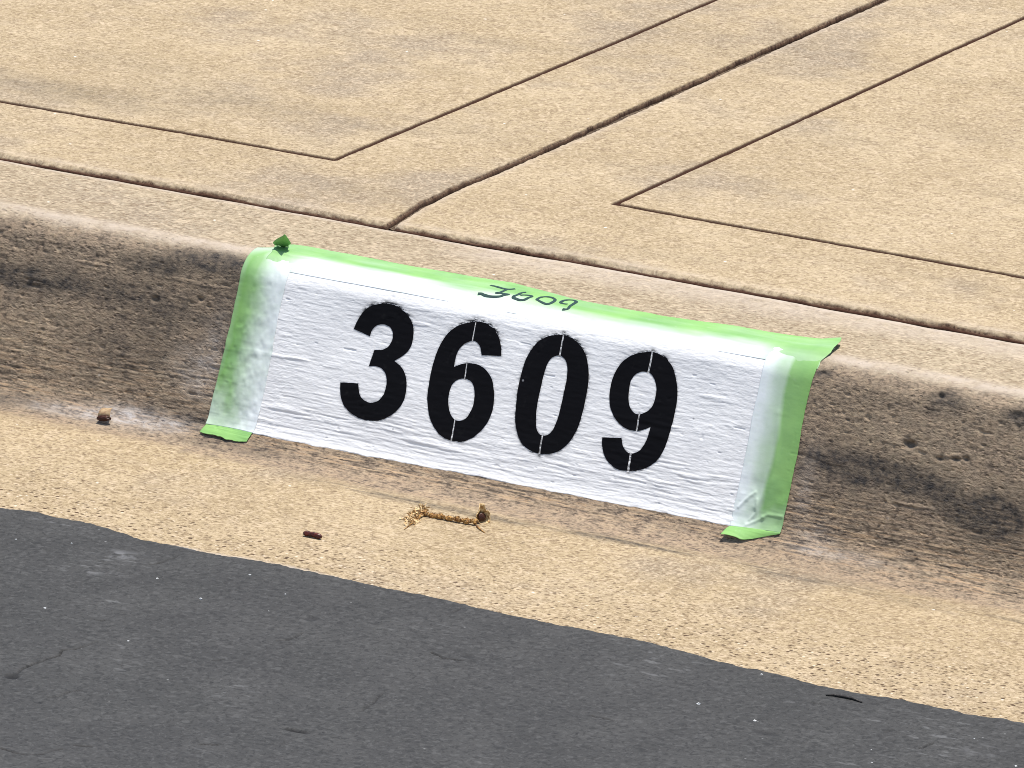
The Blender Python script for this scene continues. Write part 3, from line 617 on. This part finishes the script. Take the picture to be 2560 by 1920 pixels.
flap((fr[0], fr[1], fcr), rr_, "twisted clean green folded end", 651, lambda U, V_: .0040*V_*(1-ss(.0, .45, U))+.0022*np.sin(V_*2.6)*(1-.4*U)+.0012*V_*np.sin(U*7), rag=.0004)
# top strip
tr = empty("masking_tape", P(np.array([.2]), np.array([.11]), np.array([0.]))[0])
tag(tr, "long green masking tape strip along the curb top with 3609 handwritten in marker", "masking tape")
nu, nv = 620, 64
U, Vq = np.meshgrid(np.linspace(0, 1, nu), np.linspace(0, 1, nv), indexing='ij')
LE = crop(480, 540, 2.765, [(575, 205), (545, 262), (500, 320), (470, 380)]); RE = crop(1280, 640, 2.183, [(1797, 484), (1790, 505), (1740, 548), (1685, 580), (1680, 600)])
sbot = PTOP+.001; st = ttop(LE[0][0]+(RE[0][0]-LE[0][0])*U)+.0003*fbm(U, 0*U, .01, 1, 660, 2)
def edge_x(E_, s, tail):
    a = np.array(sorted(E_, key=lambda p: p[1])); r = np.interp(s, a[:, 1], a[:, 0]); return np.where(s > a[-1, 1], a[-1, 0]+(s-a[-1, 1])*tail, r)
S = st+(sbot-st)*Vq; XL = edge_x(LE, S, -.2); XR = edge_x(RE, S, -.1); X = XL+(XR-XL)*U
S = ttop(X)+(sbot-ttop(X))*Vq+.0003*fbm(X, 0*X, .01, 1, 660, 2)*(1-Vq); 
n = fbm(X, S, .05, .008, 663, 3); rel = (S-ttop(X))/(sbot-ttop(X))
fade = ss(.42, 1.0, rel+.12*n+.10*np.clip(1-np.abs(X-.03)/.12, 0, 1)); out = np.maximum(xl(S)-X, X-xr(S)); fade = np.maximum(fade*(1-.80*ss(-.020, .020, out+.006*n)), .05+.12*n)
lift = np.zeros(X.shape+(3,)); tip = ss(.43, .485, X)*np.clip(1-Vq*1.2, 0, 1); lift[..., 2] = .0028*tip+.0022*ss(.462, .486, X)*(1-ss(.45, .8, Vq))
cr2 = .0004*fbm(X, S, .09, .006, 667, 2)+.0012*np.exp(-((X-.012-(S-.1)*.2)/.006)**2)*(1-Vq)*0+.0010*np.exp(-(seg_dist(X, S, crop(480, 540, 2.765, [(560, 250), (700, 290), (850, 310)]))/.002)**2)
tape_mesh("tape_strip", X, S, OFF_TT-.00098*ss(.55, 1, Vq)+cr2, fade, tr, None, lift)
# curled corner at its left end, standing up with the dark shaded side to the street
def world_at(px, py, y):
    d = ray(px, py); t = (y-CAM[1])/d[1]; return CAM+d*t
bxs = [XS(640+a/8.508, 560+b/8.508) for a, b in ((455, 505), (700, 535))]
b0, b1 = [P(np.array([p[0]]), np.array([p[1]]), np.array([.002]))[0] for p in bxs]
tl = world_at(640+365/8.508, 560+380/8.508, b0[1]-.009); tm = world_at(640+615/8.508, 560+205/8.508, b0[1]-.018); trr = world_at(640+745/8.508, 560+410/8.508, b1[1]-.008)
nu = 14; Vc = []
for i in range(nu):
    u = i/(nu-1); base = b0*(1-u)+b1*u; base = base+np.array([0, -.0008*math.sin(u*3.14), 0])
    topc = tl*(1-u/.62)+tm*(u/.62) if u < .62 else tm*(1-(u-.62)/.38)+trr*((u-.62)/.38)
    for j in range(10):
        v = j/9; q = base*(1-v)+topc*v; q = q+np.array([0, -.0022*math.sin(v*3.14), .0004*math.sin(u*9)]); Vc.append(q)
Vc = np.array(Vc)
o = mesh_obj("curled_corner", Vc, grid_faces(nu, 10), MT, None, dict(spray=np.zeros(len(Vc)), uvw=Vc)); md = o.modifiers.new("thickness", 'SOLIDIFY'); md.thickness = .0003
o["label"] = "corner curled upright, dark green on its shaded side"; add_child(o, tr)
# handwriting
STR = [[(480, 235), (560, 252), (640, 275), (730, 294), (800, 296), (870, 290)], [(745, 296), (690, 322), (640, 343), (580, 352), (640, 358), (700, 368), (765, 380), (700, 385), (640, 402), (550, 405), (450, 395), (380, 375), (340, 358), (285, 358)],
       [(1045, 345), (980, 350), (915, 382), (845, 418), (900, 445), (960, 460), (1030, 455), (1085, 430), (1135, 408), (1090, 394), (1010, 388), (950, 392)],
       [(1210, 455), (1260, 428), (1340, 415), (1430, 422), (1490, 445), (1500, 465), (1470, 490), (1420, 515), (1360, 520), (1290, 495), (1240, 470), (1210, 455)],
       [(1700, 520), (1640, 515), (1590, 498), (1640, 470), (1720, 462), (1800, 468), (1835, 492), (1790, 520), (1740, 550), (1710, 590), (1670, 602), (1620, 600)]]
inkV, inkF = [], []
def tape_h(x, s): return low(x, s)+.45*(relief(x, s)-low(x, s))+OFF_TT+.0004*fbm(x, s, .09, .006, 667, 2)+.00025
for stq in STR:
    q = np.array(crop(1150, 680, 6.32, stq)); N = len(q); dense = []
    for i in range(N-1):
        p0, p1, p2, p3 = q[max(i-1, 0)], q[i], q[i+1], q[min(i+2, N-1)]
        for j in range(8):
            t = j/8; dense.append(.5*((2*p1)+(-p0+p2)*t+(2*p0-5*p1+4*p2-p3)*t*t+(-p0+3*p1-3*p2+p3)*t**3))
    dense.append(q[-1]); dense = np.array(dense); tg = np.gradient(dense, axis=0); tg /= np.maximum(np.linalg.norm(tg, axis=1, keepdims=True), 1e-9); nn = np.stack([-tg[:, 1], tg[:, 0]], 1)
    wd = .0014*(1+.25*fbm(np.arange(len(dense))*1., 0*dense[:, 0], 6, 1, 701, 2))
    b = len(inkV)
    for k_ in (-1, 0, 1):
        pass
    A = np.stack([dense+nn*wd[:, None]*k_ for k_ in (-1, 0, 1)], 1)
    VV = P(A[..., 0], A[..., 1], tape_h(A[..., 0], A[..., 1])).reshape(-1, 3); inkV += list(VV); inkF += list(grid_faces(len(dense), 3)+b)
o = mesh_obj("handwriting", np.array(inkV), np.array(inkF), M_ink); o["label"] = "number 3609 handwritten in dark marker"; add_child(o, tr)

# ------------------------------------------------------------------ LITTER ON THE GUTTER AND THE ROAD
def surf(px, py, off=0.):
    x, s = XS(px, py); return P(np.array([x]), np.array([s]), relief(np.array([x]), np.array([s]))+off)[0]
def tube(pts, rad, n=8, jag=0., seed=0, close=True):
    pts = np.array(pts, float); rs = np.random.RandomState(seed); tg = np.gradient(pts, axis=0); tg /= np.linalg.norm(tg, axis=1, keepdims=True)
    V, F = [], []
    for i, p in enumerate(pts):
        a = np.cross(tg[i], (0, 0, 1)); a /= np.linalg.norm(a)+1e-9; b = np.cross(a, tg[i]); r = rad[i] if hasattr(rad, '__len__') else rad
        for j in range(n):
            t = 2*math.pi*j/n; V.append(p+(a*math.cos(t)+b*math.sin(t))*r*(1+jag*rs.uniform(-1, 1)))
    for i in range(len(pts)-1):
        for j in range(n): F.append([i*n+j, i*n+(j+1) % n, (i+1)*n+(j+1) % n, (i+1)*n+j])
    if close:
        for i, fl_ in ((0, 1), (len(pts)-1, 0)):
            c0 = len(V); V.append(pts[i]); 
            for j in range(n):
                a_, b_2 = i*n+j, i*n+(j+1) % n; F.append([c0, b_2, a_, a_] if fl_ else [c0, a_, b_2, b_2])
    return V, F
def quads_to_obj(name, V, F, mat, root=None, smooth=True):
    me = bpy.data.meshes.new(name); F2 = []
    for f in F:
        g = []
        for i in f:
            if i not in g: g.append(int(i))
        if len(g) > 2: F2.append(g)
    me.from_pydata([tuple(v) for v in V], [], F2); me.update(); me.polygons.foreach_set("use_smooth", [smooth]*len(me.polygons)); me.materials.append(mat)
    o = bpy.data.objects.new(name, me); COL.objects.link(o)
    if root: add_child(o, root)
    return o
# dried catkin with a cup at one end
Q = lambda a, b: (700+a/3.456, 1200+b/3.456)
fw = empty("dried_flower", surf(*Q(1450, 345)))
tag(fw, "dried golden flower stalk with a small open cup, lying on the gutter", "dried flower")
p0 = surf(*Q(1225, 305), .0020); p1 = surf(*Q(1450, 350), .0018); p2 = surf(*Q(1700, 385), .0030)
t_ = np.linspace(0, 1, 40)[:, None]; line = (1-t_)**2*p0+2*t_*(1-t_)*p1+t_**2*p2
line[:, 2] += .0004*np.sin(np.linspace(0, 22, 40)); rad = .0019+.0006*np.sin(np.linspace(0, 40, 40))
V, F = tube(line, rad, 8, .30, 3); quads_to_obj("stem", V, F, M_stem, fw, False)
V, F = [], []; rs = np.random.RandomState(5)
for i in range(85):          # small scales round the stalk
    t = rs.uniform(.02, .98); b = line[int(t*39)]; a = rs.uniform(0, 6.28); d = np.array([rs.uniform(-.6, .6), math.cos(a), abs(math.sin(a))*.9]); d /= np.linalg.norm(d)
    q0 = b+d*.0013; q1 = b+d*rs.uniform(.0024, .0038)+np.array([.0012, 0, 0]); sd = np.cross(d, (1, 0, 0)); sd = sd/np.linalg.norm(sd)*.0008
    n0 = len(V); V += [q0-sd, q0+sd, q1+sd*.6, q1-sd*.6]; F.append([n0, n0+1, n0+2, n0+3])
quads_to_obj("scales", V, F, M_bract, fw, False)
V, F = [], []                # frayed clump of anthers at the left end
for i in range(230):
    u = rs.uniform(0, 1); cpx = 1245*(1-u)+1110*u+rs.normal(0, 26); cpy = 265*(1-u)+365*u+rs.normal(0, 20)
    b = surf(*Q(cpx, cpy), rs.uniform(.0005, .0040*(1-.5*u))); d = rs.normal(0, 1, 3); d /= np.linalg.norm(d); e_ = np.cross(d, rs.normal(0, 1, 3)); e_ /= np.linalg.norm(e_)
    l, w_ = rs.uniform(.0009, .0024), rs.uniform(.0004, .0009); n0 = len(V); V += [b-d*l-e_*w_, b-d*l+e_*w_, b+d*l+e_*w_, b+d*l-e_*w_]; F.append([n0, n0+1, n0+2, n0+3])
quads_to_obj("frayed_petals", V, F, M_bract, fw, False)
V, F = tube([surf(*Q(1225, 310), .002), surf(*Q(1190, 350), .0014), surf(*Q(1130, 385), .001), surf(*Q(1072, 425), .0008)], [.0009, .0007, .0005, .0003], 6, .2, 8); quads_to_obj("root_fibre", V, F, M_stem, fw, False)
# cup: a bowl opening to the right, its inside shade put in as a dark blob
cc = surf(*Q(1755, 362), .0052); axis = np.array([.80, -.52, .30]); axis /= np.linalg.norm(axis); ea = np.cross(axis, (0, 0, 1)); ea /= np.linalg.norm(ea); eb = np.cross(ea, axis)
V, F = [], []; nr, na = 7, 18
for i in range(nr):
    t = i/(nr-1); r = .0060*math.sin(t*1.5)**.8+.0002; zz = -.008+.0088*t
    for j in range(na):
        a = 2*math.pi*j/na; k_ = 1+(.10*math.sin(5*a+1)+(.75 if abs(((a-math.pi/2+math.pi) % (2*math.pi))-math.pi) < .3 else 0)*t)*t**2
        V.append(cc+axis*zz+(ea*math.cos(a)+eb*math.sin(a))*r*k_)
for i in range(nr-1):
    for j in range(na): F.append([i*na+j, i*na+(j+1) % na, (i+1)*na+(j+1) % na, (i+1)*na+j])
o = quads_to_obj("cup", V, F, M_bract, fw); md = o.modifiers.new("thickness", 'SOLIDIFY'); md.thickness = .0004
def blob(name, c0, ax, mat, root, seed, n=12, jag=.15):
    rs_ = np.random.RandomState(seed); V, F = [], []; m_ = 8
    for i in range(m_+1):
        th = math.pi*i/m_
        for j in range(n):
            ph = 2*math.pi*j/n; k_ = 1+jag*rs_.uniform(-1, 1); V.append(c0+ax[0]*math.sin(th)*math.cos(ph)*k_+ax[1]*math.sin(th)*math.sin(ph)*k_+ax[2]*math.cos(th)*k_)
    for i in range(m_):
        for j in range(n): F.append([i*n+j, (i+1)*n+j, (i+1)*n+(j+1) % n, i*n+(j+1) % n])
    return quads_to_obj(name, V, F, mat, root, False)
blob("seed", cc+axis*(-.0024), (ea*.0036, eb*.0036, axis*.0016), M_cupin, fw, 4, jag=.08)  # dark body standing in for the shade inside the cup
V, F = tube([surf(*Q(1700, 400), .001), surf(*Q(1730, 425), .0008), surf(*Q(1772, 455), .0005)], [.0009, .0006, .0003], 6, .1, 2); quads_to_obj("sepal", V, F, M_stem, fw)
# red-brown husk fragment: a short ribbed rod with split ends
a0 = surf(*Q(205, 480), .0022); a1 = surf(*Q(358, 515), .0022); t_ = np.linspace(0, 1, 12)[:, None]; ln = a0+(a1-a0)*t_+np.array([0, 0, .0006])*np.sin(t_*3.14)
V, F = tube(ln, [.0014, .0021, .0023, .0022, .0021, .0021, .0020, .0021, .0022, .0023, .0021, .0013], 7, .14, 21)
o = quads_to_obj("husk_fragment", V, F, M_red, None, False)
tag(o, "dark red-brown husk fragment lying on the gutter left of the dried flower", "husk")
# curled buff husk by the kerb, left
G = lambda a, b: (220+a/22.12, 1010+b/22.12)
hb = surf(*G(980, 900), .001); V, F = [], []
for i in range(9):
    u = i/8-.5
    for j in range(9):
        v = j/8; ang = -.5+v*2.3; V.append(hb+np.array([.0115*u*(1-.25*v), -.0050*math.cos(ang)+.003, .0050*math.sin(ang)*(1+.25*u)+.0030])+np.array([0, .0015*u, .0010*abs(u)]))
for i in range(8):
    for j in range(8): F.append([i*9+j, i*9+j+1, (i+1)*9+j+1, (i+1)*9+j])
o = quads_to_obj("curled_husk", V, F, M_buff); md = o.modifiers.new("thickness", 'SOLIDIFY'); md.thickness = .0006
tag(o, "small curled buff husk at the foot of the curb, left of the painted number", "husk")
blob("dark_core", hb+np.array([.0008, -.0036, .0016]), (np.array([.0066, .0006, .0004]), np.array([0, .0026, 0]), np.array([.0008, 0, .0026])), M_cupin, None, 6)  # dark lump stands for the husk's brown underside and the shadow below it
dc_ = bpy.data.objects["dark_core"]; dc_.parent = o
# twig on the road
def rsurf(px, py, off=0.): x, y = XY(px, py, .0085); return np.array([x, y, .0085+off])
V, F = tube([rsurf(1700+a/2.572, 1500+b/2.572, z_) for a, b, z_ in ((938, 622, .0012), (990, 626, .002), (1050, 637, .0022), (1110, 648, .002), (1170, 668, .0012))], [.0006, .0010, .0011, .0010, .0006], 6, .15, 9)
tag(quads_to_obj("twig", V, F, M_twig), "thin dark twig on the asphalt beside the gutter edge", "twig")
# pale grit
GR_ = [(1225, 633), (275, 688), (98, 267), (1525, 485), (1740, 602), (1640, 706), (782, 890), (777, 1416), (930, 1626), (1240, 1577), (1610, 1610), (437, 291), (960, 508), (660, 1218), (105, 1125)]
gp = [(a/2.44, 1240+b/2.44) for a, b in GR_]+[(1700+a/2.572, 1500+b/2.572) for a, b in ((120, 676), (480, 786), (1892, 896), (525, 484), (1230, 968), (1232, 1052), (2160, 1076))]
for i, q in enumerate(gp):
    rs_ = np.random.RandomState(900+i); r = rs_.uniform(.0008, .0015)*(1.2 if i in (0, 15, 16) else .85); c0 = rsurf(*q, r*.5)
    o = blob("grit", c0, (np.array([r, 0, 0]), np.array([0, r*.8, 0]), np.array([0, 0, r*.7])), M_grit, None, i, 7, .25)
    tag(o, "tiny pale grit grain on the dark asphalt", "grit", "pale grit grains scattered on the asphalt")
